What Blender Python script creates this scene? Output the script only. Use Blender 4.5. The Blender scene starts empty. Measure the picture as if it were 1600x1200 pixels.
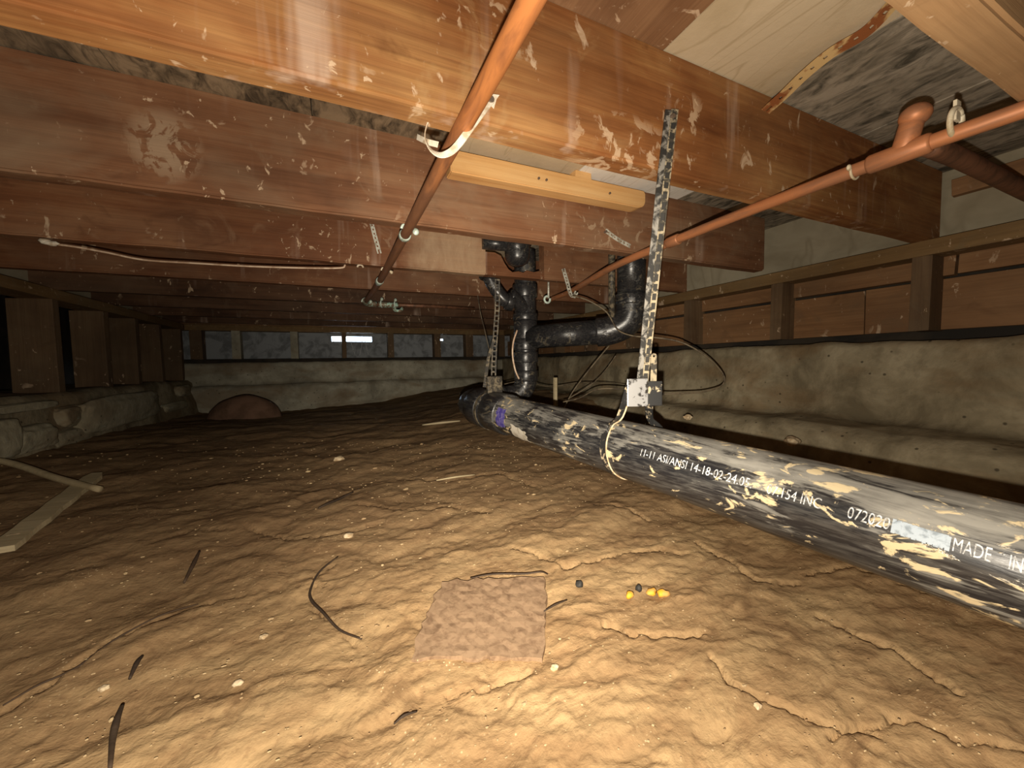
import bpy, bmesh, math, random
import numpy as np
from mathutils import Vector, Matrix

random.seed(7)
C = bpy.context.scene.collection
SC = bpy.context.scene

# ------------------------------------------------------------------ camera
# world: X runs along the joists (to the right), Y goes deeper into the crawlspace, Z up, lens at the origin (metres)
F = 593.5
CAM = np.array([[0.91024862, 0.03821127, -0.41229522],
                [-0.41371052, 0.04290331, -0.90939701],
                [-0.01706038, 0.99834824, 0.05486108]])
cam_data = bpy.data.cameras.new('camera')
cam_data.sensor_fit = 'HORIZONTAL'
cam_data.sensor_width = 36.0
cam_data.lens = 36.0 * F / 1600.0
cam_data.clip_start = 0.01
cam = bpy.data.objects.new('camera', cam_data)
C.objects.link(cam)
cam.matrix_world = Matrix(CAM.tolist()).to_4x4()
SC.camera = cam

# ------------------------------------------------------------------ view, world, lights
SC.view_settings.view_transform = 'Standard'
SC.view_settings.look = 'None'
SC.view_settings.gamma = 1.0
SC.view_settings.use_curve_mapping = False
SC.view_settings.exposure = 0.0

world = bpy.data.worlds.new('daylight'); SC.world = world
world.use_nodes = True
bg = world.node_tree.nodes['Background']
bg.inputs[0].default_value = (0.62, 0.8, 1.0, 1)
bg.inputs[1].default_value = 9.0

def add_spot(name, off, watts, size_deg, blend, colour, radius):
    """the phone's flash, a hand's breadth below the lens"""
    ld = bpy.data.lights.new(name, 'SPOT')
    ld.energy = watts; ld.color = colour
    ld.spot_size = math.radians(size_deg); ld.spot_blend = blend
    ld.shadow_soft_size = radius
    lo = bpy.data.objects.new(name, ld); C.objects.link(lo)
    m = Matrix(CAM.tolist()).to_4x4()
    lo.matrix_world = Matrix.Translation(m.to_3x3() @ Vector(off)) @ m
    return lo
add_spot('flash_wide', (-0.006, -0.034, 0), 29.0, 176, 0.5, (1.0, 0.89, 0.73), 0.004)
add_spot('flash_beam', (-0.006, -0.034, 0), 52.0, 88, 1.0, (1.0, 0.89, 0.73), 0.004)

# ------------------------------------------------------------------ helpers
def ray(u, v):
    return CAM @ np.array([u - 800.0, -(v - 600.0), -F])
def onz(u, v, z): r = ray(u, v); return Vector(r * z / r[2])
def ony(u, v, y): r = ray(u, v); return Vector(r * y / r[1])
def onx(u, v, x): r = ray(u, v); return Vector(r * x / r[0])

def obj(name, bm_or_me, mat=None, parent=None, smooth=False):
    if isinstance(bm_or_me, bmesh.types.BMesh):
        me = bpy.data.meshes.new(name)
        bmesh.ops.recalc_face_normals(bm_or_me, faces=bm_or_me.faces)
        bm_or_me.to_mesh(me); bm_or_me.free()
    else:
        me = bm_or_me
    if mat: 
        me.materials.clear(); me.materials.append(mat)
    if smooth:
        me.polygons.foreach_set('use_smooth', [True] * len(me.polygons))
    o = bpy.data.objects.new(name, me); C.objects.link(o)
    if parent: o.parent = parent
    return o
def tag(o, label, cat, group=None):
    o['label'] = label; o['category'] = cat
    if group: o['group'] = group
    return o
def empty(name, loc=(0, 0, 0)):
    o = bpy.data.objects.new(name, None); C.objects.link(o)
    o.location = loc; o.empty_display_size = 0.02
    return o
def thing(name, label, cat, loc=(0, 0, 0), group=None):
    return tag(empty(name, loc), label, cat, group)
def child(name, bm, mat, parent, smooth=False, label=None):
    """shapes are drawn in world coordinates; shift them into the parent's frame"""
    o = obj(name, bm, mat, parent, smooth)
    if parent is not None:
        off = Vector((0, 0, 0)); p = parent
        while p is not None: off += p.location; p = p.parent
        if off.length > 0: o.data.transform(Matrix.Translation(-off))
    if label: o['label'] = label
    return o
def struct(o):
    o['kind'] = 'structure'; return o

def bx(bm, x0, x1, y0, y1, z0, z1, jit=0.0, bevel=0.0):
    vs = [bm.verts.new((x + random.uniform(-jit, jit), y + random.uniform(-jit, jit), z + random.uniform(-jit, jit)))
          for x in (x0, x1) for y in (y0, y1) for z in (z0, z1)]
    fs = [bm.faces.new([vs[i] for i in f]) for f in
          ((0, 1, 3, 2), (4, 6, 7, 5), (0, 4, 5, 1), (2, 3, 7, 6), (0, 2, 6, 4), (1, 5, 7, 3))]
    if bevel:
        bmesh.ops.recalc_face_normals(bm, faces=fs)
        es = list({e for f in fs for e in f.edges})
        bmesh.ops.bevel(bm, geom=es, offset=bevel, segments=2, affect='EDGES', profile=0.6)
    return bm
def box(*a, **k): return bx(bmesh.new(), *a, **k)

def smooth_path(pts, n=6):
    """Catmull-Rom through the points"""
    P = [Vector(p) for p in pts]
    if len(P) < 3: return P
    out = []
    for i in range(len(P) - 1):
        p0 = P[i - 1] if i else P[0] * 2 - P[1]
        p3 = P[i + 2] if i + 2 < len(P) else P[-1] * 2 - P[-2]
        p1, p2 = P[i], P[i + 1]
        for k in range(n):
            t = k / n
            out.append(0.5 * ((2 * p1) + (p2 - p0) * t + (2 * p0 - 5 * p1 + 4 * p2 - p3) * t * t + (3 * p1 - p0 - 3 * p2 + p3) * t ** 3))
    out.append(P[-1]); return out
def frames(P):
    T = []
    for i in range(len(P)):
        a = P[max(i - 1, 0)]; b = P[min(i + 1, len(P) - 1)]
        T.append((b - a).normalized())
    n = T[0].orthogonal().normalized(); N = []
    for t in T:
        n = (n - t * n.dot(t)).normalized(); N.append(n.copy())
    return T, N
def tube(bm, pts, r, seg=16, caps=True):
    P = [Vector(p) for p in pts]; T, N = frames(P)
    R = r if isinstance(r, (list, tuple)) else [r] * len(P)
    rings = []
    for p, t, n, rr in zip(P, T, N, R):
        b = t.cross(n)
        rings.append([bm.verts.new(p + (n * math.cos(2 * math.pi * k / seg) + b * math.sin(2 * math.pi * k / seg)) * rr) for k in range(seg)])
    for a, b in zip(rings, rings[1:]):
        for k in range(seg):
            bm.faces.new((a[k], a[(k + 1) % seg], b[(k + 1) % seg], b[k]))
    if caps:
        bm.faces.new(rings[0][::-1]); bm.faces.new(rings[-1])
    return bm
def sleeve(bm, a, b, r0, r1, seg=24, lip=0.004):
    """a coupling: ring of outer radius r1 around a pipe of radius r0"""
    a, b = Vector(a), Vector(b); d = (b - a).normalized()
    return tube(bm, [a, a + d * 0.0005, a + d * lip, b - d * lip, b - d * 0.0005, b], [r0, r1 - lip * .4, r1, r1, r1 - lip * .4, r0], seg)
def ribbon(bm, pts, ups, w, th, holes=None):
    """flat strap: pts = centre line, ups = width direction per point"""
    P = [Vector(p) for p in pts]; T, _ = frames(P)
    secs = []
    for p, t, u in zip(P, T, ups):
        u = Vector(u); u = (u - t * u.dot(t)).normalized(); n = t.cross(u).normalized()
        secs.append([bm.verts.new(p + u * (sx * w / 2) + n * (sy * th / 2)) for sx, sy in ((-1, -1), (1, -1), (1, 1), (-1, 1))])
    for a, b in zip(secs, secs[1:]):
        for k in range(4):
            bm.faces.new((a[k], a[(k + 1) % 4], b[(k + 1) % 4], b[k]))
    bm.faces.new(secs[0][::-1]); bm.faces.new(secs[-1])
    return bm
def perforated(bm, pts, ups, w, th, pitch, hole):
    """strap with a row of real rectangular holes: two rails and rungs"""
    P = [Vector(p) for p in pts]
    T, _ = frames(P); U = []
    for t, u in zip(T, ups):
        u = Vector(u); U.append((u - t * u.dot(t)).normalized())
    rail = (w - hole[1]) / 2
    for s in (-1, 1):
        ribbon(bm, [p + u * (s * (w - rail) / 2) for p, u in zip(P, U)], U, rail, th)
    # rungs at equal arc length
    L = [0.0]
    for a, b in zip(P, P[1:]): L.append(L[-1] + (b - a).length)
    def at(s):
        for i in range(len(P) - 1):
            if L[i + 1] >= s:
                k = (s - L[i]) / max(1e-9, L[i + 1] - L[i])
                return P[i].lerp(P[i + 1], k), (P[i + 1] - P[i]).normalized(), U[i].lerp(U[i + 1], k).normalized()
        return P[-1], T[-1], U[-1]
    s = 0.0
    rung = pitch - hole[0]
    while s + rung <= L[-1]:
        a, ta, ua = at(s); b, tb, ub = at(s + rung)
        ribbon(bm, [a, b], [ua, ub], w - rail * 2 + 0.0006, th)
        s += pitch
    return bm

# value noise in numpy
def _hash(ix, iy, seed):
    n = (ix.astype(np.int64) * 374761393 + iy.astype(np.int64) * 668265263 + seed * 1442695041) & 0x7fffffff
    n = ((n ^ (n >> 13)) * 1274126177) & 0x7fffffff
    return ((n ^ (n >> 16)) & 0xffff) / 65535.0
def vnoise(x, y, seed=0):
    ix, iy = np.floor(x), np.floor(y); fx, fy = x - ix, y - iy
    fx = fx * fx * fx * (fx * (fx * 6 - 15) + 10); fy = fy * fy * fy * (fy * (fy * 6 - 15) + 10)
    a, b = _hash(ix, iy, seed), _hash(ix + 1, iy, seed)
    c, d = _hash(ix, iy + 1, seed), _hash(ix + 1, iy + 1, seed)
    return (a + (b - a) * fx) * (1 - fy) + (c + (d - c) * fx) * fy
def fbm(x, y, octs=4, seed=0, gain=.5):
    v = 0; a = 1; tot = 0
    for o in range(octs):
        v = v + a * vnoise(x * 2 ** o, y * 2 ** o, seed + o * 17); tot += a; a *= gain
    return v / tot

# ------------------------------------------------------------------ materials
class NT:
    def __init__(s, name, rough=0.8, spec=0.3, metal=0.0):
        s.m = bpy.data.materials.new(name); s.m.use_nodes = True
        s.t = s.m.node_tree; s.b = s.t.nodes['Principled BSDF']
        s.b.inputs['Roughness'].default_value = rough
        s.b.inputs['Specular IOR Level'].default_value = spec
        s.b.inputs['Metallic'].default_value = metal
        tc = s.n('ShaderNodeTexCoord'); s.co = tc.outputs['Object']
    def n(s, kind, **k):
        x = s.t.nodes.new(kind)
        for a, b in k.items(): setattr(x, a, b)
        return x
    def l(s, a, b): s.t.links.new(a, b)
    def per_object(s):
        oi = s.n('ShaderNodeObjectInfo'); v = s.n('ShaderNodeVectorMath', operation='MULTIPLY_ADD')
        cx = s.n('ShaderNodeCombineXYZ')
        for i in range(3): s.l(oi.outputs['Random'], cx.inputs[i])
        s.l(cx.outputs[0], v.inputs[0]); v.inputs[1].default_value = (31, 17, 23)
        s.l(s.co, v.inputs[2]); s.co = v.outputs[0]; s.rnd = oi.outputs['Random']
    def mp(s, scale, rot=(0, 0, 0), vec=None, loc=(0, 0, 0)):
        m = s.n('ShaderNodeMapping'); s.l(vec or s.co, m.inputs[0])
        m.inputs['Scale'].default_value = scale; m.inputs['Rotation'].default_value = rot; m.inputs['Location'].default_value = loc
        return m.outputs[0]
    def noise(s, scale=1.0, stretch=(1, 1, 1), detail=4, rough=.55, dist=0.0, rot=(0, 0, 0), loc=(0, 0, 0)):
        x = s.n('ShaderNodeTexNoise'); s.l(s.mp(stretch, rot, loc=loc), x.inputs['Vector'])
        x.inputs['Scale'].default_value = scale; x.inputs['Detail'].default_value = detail
        x.inputs['Roughness'].default_value = rough; x.inputs['Distortion'].default_value = dist
        return x.outputs['Fac']
    def voro(s, scale, stretch=(1, 1, 1), feature='F1', rnd=1.0):
        x = s.n('ShaderNodeTexVoronoi', feature=feature); s.l(s.mp(stretch), x.inputs['Vector'])
        x.inputs['Scale'].default_value = scale; x.inputs['Randomness'].default_value = rnd
        return x.outputs['Distance']
    def ramp(s, fac, stops, interp='LINEAR'):
        r = s.n('ShaderNodeValToRGB'); s.l(fac, r.inputs[0]); e = r.color_ramp.elements
        r.color_ramp.interpolation = interp
        while len(e) < len(stops): e.new(0.5)
        for el, (p, c) in zip(e, stops):
            el.position = p
            el.color = (c, c, c, 1) if isinstance(c, (int, float)) else (*c, 1)
        return r.outputs[0]
    def mix(s, fac, a, b, mode='MIX'):
        x = s.n('ShaderNodeMix', data_type='RGBA', blend_type=mode)
        for sock, v in ((x.inputs[0], fac), (x.inputs[6], a), (x.inputs[7], b)):
            if isinstance(v, (int, float)): sock.default_value = v
            elif isinstance(v, tuple): sock.default_value = (*v, 1)
            else: s.l(v, sock)
        return x.outputs[2]
    def math(s, op, a, b=0.5, clamp=False):
        x = s.n('ShaderNodeMath', operation=op); x.use_clamp = clamp
        for sock, v in ((x.inputs[0], a), (x.inputs[1], b)):
            if isinstance(v, (int, float)): sock.default_value = v
            else: s.l(v, sock)
        return x.outputs[0]
    def colour(s, c):
        if isinstance(c, tuple): s.b.inputs['Base Color'].default_value = (*c, 1)
        else: s.l(c, s.b.inputs['Base Color'])
    def rough(s, c): s.l(c, s.b.inputs['Roughness'])
    def bump(s, h, strength=.4, dist=.004):
        b = s.n('ShaderNodeBump'); b.inputs['Strength'].default_value = strength; b.inputs['Distance'].default_value = dist
        s.l(h, b.inputs['Height']); s.l(b.outputs[0], s.b.inputs['Normal'])

def wood(name, dark, mid, light, axis='x', dust=0.45, dustcol=(.36, .22, .13), spots=True, streaks=True, rough=.72, smear=None, splash=None, splashcol=(.6, .43, .275)):
    t = NT(name, rough, .25); raw = t.co; t.per_object()
    g = {'x': (2.2, 34, 34), 'y': (34, 2.2, 34), 'z': (34, 34, 2.2)}[axis]
    f = {'x': (4, 160, 160), 'y': (160, 4, 160), 'z': (160, 160, 4)}[axis]
    grain = t.noise(1.0, g, 5, .6, .6)
    fine = t.noise(1.0, f, 3, .6)
    col = t.ramp(t.math('ADD', t.math('MULTIPLY', grain, .5), t.math('MULTIPLY', t.noise(3.5, (1, 1, 1.5), 4, .6, .5, loc=(5, 1, 9)), .5)), [(.3, dark), (.5, mid), (.7, light)])
    col = t.mix(t.math('MULTIPLY', t.ramp(fine, [(.35, 1.0), (.55, 0.0)]), .32), col, dark)
    big = t.noise(3.2, (1, 1, 1.6), 4, .6, .4)
    col = t.mix(t.math('MULTIPLY', t.ramp(big, [(.45, 0.0), (.7, 1.0)]), dust), col, dustcol)
    big2 = t.noise(2.1, (1, 1, 1.2), 3, .6, .3, loc=(7, 3, 1))
    col = t.mix(t.math('MULTIPLY', t.ramp(big2, [(.5, 0.0), (.68, 1.0)]), .55), col, dark)
    if streaks:   # dried water runs down the faces
        st = t.noise(1.0, (26, 26, 2.2), 3, .5)
        ms = t.noise(5, (1, 1, .8), 2, .5, loc=(3, 9, 4))
        fac = t.math('MULTIPLY', t.ramp(st, [(.58, 0.0), (.72, 1.0)]), t.ramp(ms, [(.5, 0.0), (.66, .55)]))
        col = t.mix(fac, col, (.55, .42, .33))
    if spots:
        for sc_, lo_, hi_, off_ in ((24, .63, .67, (1, 5, 2)), (60, .66, .7, (4, 2, 8))):
            sp = t.noise(sc_, (1, 1, .7), 4, .6, .6, loc=off_)
            ms = t.noise(4.0, (1, 1, 1), 2, .5, loc=(13 + sc_, 9, 4))
            fac = t.math('MULTIPLY', t.ramp(sp, [(lo_, 0.0), (hi_, .75)]), t.ramp(ms, [(.46, 0.0), (.54, 1.0)]))
            col = t.mix(fac, col, (.62, .46, .31))
        dk = t.noise(7, (1, 1, 1.6), 4, .6, .8, loc=(21, 3, 6))
        col = t.mix(t.math('MULTIPLY', t.ramp(dk, [(.6, 0.0), (.72, 1.0)]), .55), col, dark)
        sm = t.noise(9, (1, 1, .9), 4, .65, 1.2, loc=(2, 31, 6))
        col = t.mix(t.math('MULTIPLY', t.ramp(sm, [(.58, 0.0), (.7, 1.0)]), .45), col, dustcol)
    if splash:   # thrown plaster stuck to one stretch of the face
        sx = t.n('ShaderNodeSeparateXYZ'); t.l(raw, sx.inputs[0])
        for cx_, cz_, rx_, rz_, lo_ in splash:
            dx_ = t.math('POWER', t.math('ABSOLUTE', t.math('DIVIDE', t.math('SUBTRACT', sx.outputs[0], cx_), rx_)), 2.0)
            dz_ = t.math('POWER', t.math('ABSOLUTE', t.math('DIVIDE', t.math('SUBTRACT', sx.outputs[2], cz_), rz_)), 2.0)
            near = t.ramp(t.math('ADD', dx_, dz_), [(.2, 1.0), (1.0, 0.0)])
            bl = t.noise(34, (1, 1, .75), 4, .62, .8, loc=(cx_ * 9, 4, 2))
            col = t.mix(t.math('MULTIPLY', near, t.ramp(bl, [(lo_, 0.0), (lo_ + .05, .75)])), col, splashcol)
    if smear:
        sx = t.n('ShaderNodeSeparateXYZ'); t.l(raw, sx.inputs[0])
        e = t.math('ADD', sx.outputs[0], t.math('MULTIPLY', t.noise(9, (1, 1, 1), 4, .6), .22))
        m0 = t.ramp(t.math('SUBTRACT', e, smear[0]), [(.1, 0.0), (.2, .6)])
        m1 = t.ramp(t.math('SUBTRACT', e, smear[1]), [(.1, 1.0), (.16, 0.0)])
        m1 = t.math('MULTIPLY', m1, t.ramp(t.noise(12, (1, 1, .4), 5, .65, .5), [(.35, .45), (.6, 1.0)]))
        col = t.mix(t.math('MULTIPLY', m0, m1), col, (.5, .37, .235))
    t.colour(col)
    t.bump(t.math('ADD', fine, t.math('MULTIPLY', grain, 1.5)), .35, .002)
    return t.m
M_joist = wood('joist_fir', (.075, .028, .012), (.165, .066, .028), (.27, .13, .06), dust=.6, dustcol=(.24, .14, .08))
M_joist_far = wood('joist_fir_darker', (.04, .018, .009), (.095, .044, .021), (.16, .082, .042), dust=.6, dustcol=(.15, .092, .055))  # darker version of the joist wood, used on the far joists
M_joist_smear = wood('joist_fir_smeared', (.1, .036, .015), (.215, .085, .036), (.33, .16, .075), dust=.6, dustcol=(.3, .175, .1), smear=(.2, .52))
M_joist_warm = wood('joist_fir_warm', (.105, .033, .009), (.255, .1, .031), (.45, .24, .085), dust=.3, dustcol=(.4, .245, .11), splash=((.43, .345, .12, .05, .52), (.20, .45, .09, .04, .58), (.55, .42, .07, .05, .56)))
M_joist_dusty = wood('joist_fir_dusty', (.095, .04, .019), (.2, .09, .043), (.29, .16, .085), dust=.95, dustcol=(.235, .155, .095), splashcol=(.36, .255, .165), splash=((-.27, .40, .06, .07, .46), (.75, .38, .2, .07, .56)))
M_tan_joist = wood('joist_tan', (.22, .12, .055), (.36, .21, .1), (.45, .28, .14), dust=.4, dustcol=(.33, .22, .12), streaks=False)
M_plate = wood('plate_wood', (.13, .075, .03), (.21, .125, .05), (.3, .19, .085), axis='y', dust=.5, dustcol=(.18, .13, .07), streaks=False)
M_stud = wood('stud_wood', (.085, .05, .027), (.14, .086, .045), (.19, .125, .068), axis='z', dust=.5, dustcol=(.15, .11, .065), streaks=False)
M_sheath = wood('sheathing_wood', (.15, .075, .034), (.26, .135, .06), (.34, .19, .09), axis='y', dust=.5, dustcol=(.16, .1, .055), streaks=False)
M_new = wood('new_pine', (.5, .25, .085), (.68, .4, .16), (.74, .48, .22), dust=.1, spots=False, streaks=False)
M_brownboard = wood('brown_board', (.12, .055, .025), (.21, .105, .05), (.29, .16, .08), axis='y', dust=.4, streaks=False)
M_stick = wood('weathered_stick', (.32, .26, .15), (.5, .42, .26), (.62, .53, .35), dust=.2, streaks=False, spots=False)
M_bark = wood('dark_root', (.02, .014, .01), (.045, .03, .02), (.08, .055, .035), dust=.2, streaks=False, spots=False)

def plaster_board(name, base, stain, amount, dark=None):
    t = NT(name, .85, .2)
    a = t.noise(7, (1, .6, 1), 4, .6, .5)
    col = t.mix(t.math('MULTIPLY', t.ramp(a, [(.42, 0.0), (.72, 1.0)]), amount), base, stain)
    v = t.noise(1.0, (10, 1.6, 1), 3, .6, 1.2)
    col = t.mix(t.ramp(v, [(.485, 0.0), (.5, .5), (.515, 0.0)]), col, stain)
    if dark:
        d1 = t.noise(1.0, (46, 19, 1), 5, .62, .9)
        d2 = t.noise(1.0, (9, 5, 1), 3, .55, .6)
        fac = t.ramp(t.math('ADD', d1, t.math('MULTIPLY', d2, .6)), [(.62, 1.0), (.9, 0.0)])
        col = t.mix(fac, col, dark)
    t.colour(col); t.bump(t.noise(60, (1, 1, 1), 4, .6), .25, .003)
    return t.m
M_cream = plaster_board('cream_subfloor', (.58, .47, .32), (.36, .27, .15), .5)
M_mould = plaster_board('mouldy_subfloor', (.42, .36, .28), (.22, .18, .125), .7, (.085, .075, .055))
M_dirtyboard = plaster_board('dirty_subfloor', (.3, .22, .14), (.12, .09, .06), .9, (.06, .045, .03))
M_white = plaster_board('white_panel', (.85, .82, .76), (.6, .54, .45), .25)
M_rim = plaster_board('grey_rim_board', (.4, .35, .25), (.24, .2, .13), .8)

def concrete(name, a, b, c, moss=True):
    t = NT(name, .95, .15)
    n1 = t.noise(6, (1, 1, 1), 6, .62, .4); n2 = t.noise(30, (1, 1, 1), 4, .6); n3 = t.noise(2.6, (1, 1, 2.4), 3, .6, .5, loc=(4, 2, 8))
    col = t.ramp(n1, [(.36, a), (.5, b), (.63, c)])
    col = t.mix(t.math('MULTIPLY', t.ramp(n3, [(.48, 0.0), (.62, 1.0)]), .55), col, (.2, .125, .06))
    col = t.mix(t.math('MULTIPLY', t.ramp(n2, [(.3, 1.0), (.5, 0.0)]), .5), col, a)
    sp = t.voro(26); col = t.mix(t.ramp(sp, [(.07, .8), (.12, 0.0)]), col, (.05, .04, .025))
    t.colour(col); t.bump(t.math('ADD', n1, t.math('MULTIPLY', n2, .5)), .6, .012)
    return t.m
M_conc = concrete('old_concrete', (.17, .14, .088), (.29, .245, .16), (.4, .345, .235))
M_conc_grey = concrete('grey_concrete', (.25, .23, .175), (.37, .345, .265), (.47, .44, .345))
M_stone = concrete('pale_stone', (.27, .24, .165), (.39, .355, .25), (.48, .44, .32))

def dirt():
    t = NT('dry_clay_dirt', .97, .1)
    n1 = t.noise(2.2, (1, 1, 1), 5, .6, .3); n2 = t.noise(1.0, (11, 19, 14), 7, .66, .7, rot=(0, 0, .35)); n3 = t.noise(90, (1, 1, 1), 4, .6)
    col = t.ramp(n2, [(.3, (.185, .112, .056)), (.44, (.315, .203, .102)), (.7, (.42, .288, .15))])
    col = t.mix(t.math('MULTIPLY', t.ramp(n1, [(.44, 0.0), (.66, 1.0)]), .55), col, (.25, .145, .07))
    n4 = t.noise(1.0, (5, 9, 6), 4, .6, .6, loc=(3, 8, 1))
    col = t.mix(t.math('MULTIPLY', t.ramp(n4, [(.5, 0.0), (.6, 1.0)]), .5), col, (.44, .305, .158))
    # the soil colour gets darker further in, with a noisy edge
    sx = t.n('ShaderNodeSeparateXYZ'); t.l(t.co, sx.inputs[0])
    far_dark = t.ramp(t.math('ADD', t.math('MULTIPLY', sx.outputs[1], .8), t.math('MULTIPLY', n1, .5)), [(.6, 0.0), (1.0, 1.0)])
    col = t.mix(t.math('MULTIPLY', far_dark, .5), col, (.145, .092, .052))
    col = t.mix(t.math('MULTIPLY', t.ramp(n3, [(.3, 1.0), (.45, 0.0)]), .45), col, (.16, .09, .045))
    sp = t.voro(170); ms = t.noise(11, (1, 1, 1), 3, .6, loc=(2, 7, 5))
    col = t.mix(t.math('MULTIPLY', t.ramp(sp, [(.12, 1.0), (.2, 0.0)]), t.ramp(ms, [(.55, 0.0), (.66, .8)])), col, (.72, .56, .34))
    t.colour(col)
    t.bump(t.math('ADD', n2, t.math('MULTIPLY', n3, .45)), .75, .006)
    return t.m
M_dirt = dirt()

def abs_pipe(name, mud=1.0, d=(-.115, .993, .041)):
    t = NT(name, .33, .5)
    # a coordinate that runs slowly along the pipe and fast around it
    yaw = math.atan2(-d[0], d[1])
    st = t.noise(1.0, (38, 3.6, 60), 6, .66, 1.1, rot=(0, 0, -yaw))
    fine = t.noise(1.0, (190, 11, 190), 5, .65, .4, rot=(0, 0, -yaw))
    big = t.noise(6.5, (1, .7, 1), 5, .62, 1.0, loc=(.4, .2, 0))
    sp = t.noise(1.0, (34, 17, 34), 5, .62, 1.4, rot=(0, .5, -yaw))
    geo = t.n('ShaderNodeNewGeometry'); sx = t.n('ShaderNodeSeparateXYZ'); t.l(geo.outputs['Normal'], sx.inputs[0])
    up = t.ramp(sx.outputs[2], [(.25, 0.0), (.85, 1.0)])       # dust settles on the upper side
    base = t.mix(t.ramp(fine, [(.42, 0.0), (.75, .7)]), (.014, .014, .016), (.12, .115, .105) if mud > .9 else (.055, .052, .047))
    fac = t.math('ADD', t.math('MULTIPLY', st, .6), t.math('MULTIPLY', big, .5))
    fac = t.math('ADD', fac, t.math('MULTIPLY', up, .095 * mud))
    fac = t.math('ADD', fac, t.math('MULTIPLY', fine, .16))
    veil = t.ramp(fac, [(.665, 0.0), (.705, .45), (.83, .92)])
    col = t.mix(t.math('MULTIPLY', veil, mud), base, t.mix(big, (.185, .182, .168), (.32, .305, .265)))
    lumps = t.ramp(t.math('ADD', t.math('MULTIPLY', sp, .7), t.math('MULTIPLY', big, .4)), [(.62, 0.0), (.65, .9)])
    col = t.mix(t.math('MULTIPLY', lumps, mud if mud > .9 else .12), col, (.6, .49, .3))
    t.colour(col)
    t.rough(t.math('ADD', t.math('MULTIPLY', veil, .5), .3))
    t.bump(t.math('ADD', st, t.math('MULTIPLY', lumps, 1.2)), .2, .003)
    return t.m
M_abs = abs_pipe('muddy_black_pipe')
M_abs_clean = abs_pipe('black_pipe', .22)
def simple(name, col, rough=.5, metal=0.0, spec=.4, var=None, scale=40, lo=.45, hi=.6):
    t = NT(name, rough, spec, metal)
    if var: t.colour(t.mix(t.ramp(t.noise(scale, (1, 1, 1), 4, .6, .5), [(lo, 0.0), (hi, 1.0)]), col, var))
    else: t.colour(col)
    return t.m
M_strap = simple('muddy_black_strap', (.02, .02, .02), .42, 0, .5, (.45, .37, .25), 70, .57, .66)
M_strapface = simple('scuffed_strap_face', (.27, .255, .225), .42, .1, .5, (.03, .029, .027), 46, .43, .53)
M_strapmud = simple('mud_rimmed_strap', (.36, .3, .2), .7, 0, .3, (.05, .045, .036), 60, .44, .54)
M_strapdark = simple('dusty_dark_strap', (.03, .026, .02), .6, 0, .4, (.16, .13, .085), 60)
M_clip = simple('scuffed_grey_clip', (.5, .5, .5), .3, .6, .5, (.06, .055, .05), 55, .5, .58)
M_galv = simple('galvanised_strap', (.62, .62, .54), .5, .2, .5, (.34, .31, .24), 70)
M_rust = simple('rusty_strap', (.56, .38, .17), .7, .1, .3, (.24, .08, .025), 22, .48, .56)
def copper(name, bright, dull, green=None, fade=False, lo=.42, hi=.62):
    t = NT(name, .5, .4, .25)
    n = t.noise(1.0, (60, 9, 60), 4, .6, .6)
    col = t.mix(t.ramp(n, [(lo, 0.0), (hi, 1.0)]), bright, dull)
    if fade:   # tarnish sets in further along the pipe
        sx = t.n('ShaderNodeSeparateXYZ'); t.l(t.co, sx.inputs[0])
        f_ = t.ramp(t.math('ADD', sx.outputs[1], t.math('MULTIPLY', n, .25)), [(.1, 0.0), (.3, .85)])
        col = t.mix(f_, col, t.mix(n, (.3, .15, .085), (.12, .055, .03)))
    if green: col = t.mix(t.ramp(t.noise(70, (1, 1, 1), 3, .6), [(.5, 0.0), (.58, 1.0)]), col, green)
    t.colour(col); return t.m
M_cu = copper('copper_pipe', (.52, .2, .065), (.3, .115, .045), fade=True)
M_cu2 = copper('dusty_copper_pipe', (.5, .2, .085), (.34, .155, .08))
M_cudull = copper('tarnished_copper', (.22, .1, .055), (.12, .06, .035))
M_cugreen = copper('green_tarnished_copper', (.25, .2, .14), (.16, .12, .08), (.42, .62, .52))
M_hook = simple('pale_hook', (.62, .74, .66), .45, .15, .5, (.38, .44, .36), 90)
M_tape = simple('white_hanger_tape', (.72, .66, .55), .55, 0, .4, (.5, .4, .28), 50)
M_plastic = simple('white_clip', (.7, .62, .46), .5, 0, .4, (.45, .36, .22), 60)
M_wire = simple('ivory_wire', (.68, .52, .38), .5, 0, .4, (.45, .3, .2), 30)
M_cable = simple('dusty_cable', (.16, .125, .08), .6, 0, .3, (.06, .045, .03), 30)
M_print = simple('white_print', (.62, .64, .66), .6, 0, .3, (.25, .25, .24), 160, .46, .6)
M_smudge = simple('blue_white_print', (.36, .42, .48), .5, 0, .3, (.2, .24, .28), 120)
M_blue = simple('violet_label', (.07, .055, .28), .45, 0, .4, (.2, .17, .4), 90)
M_label = simple('white_label', (.6, .56, .48), .55, 0, .3, (.42, .38, .3), 60)
M_chip = simple('yellow_chip', (.72, .36, .03), .6, 0, .3, (.6, .34, .1), 60)
M_pebble = simple('pale_pebble', (.62, .5, .33), .8, 0, .3, (.42, .3, .17), 60)
M_grit = simple('tan_grit', (.5, .37, .21), .9, 0, .2, (.3, .19, .1), 14)
M_dark = simple('black_pebble', (.03, .028, .025), .7)
M_clay = simple('terracotta_clay', (.2, .115, .075), .9, 0, .2, (.14, .08, .05), 9)
M_scrap = simple('brown_fibre_board', (.27, .18, .11), .95, 0, .1, (.16, .1, .06), 85, .44, .68)
M_fibre = simple('grey_sheathing', (.3, .32, .34), .8, 0, .2, (.17, .18, .19), 12)
M_black = simple('shade_black', (.03, .026, .022), .9, 0, .1, (.05, .04, .03), 6)
M_nail = simple('nail_steel', (.25, .2, .16), .5, .7)

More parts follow.
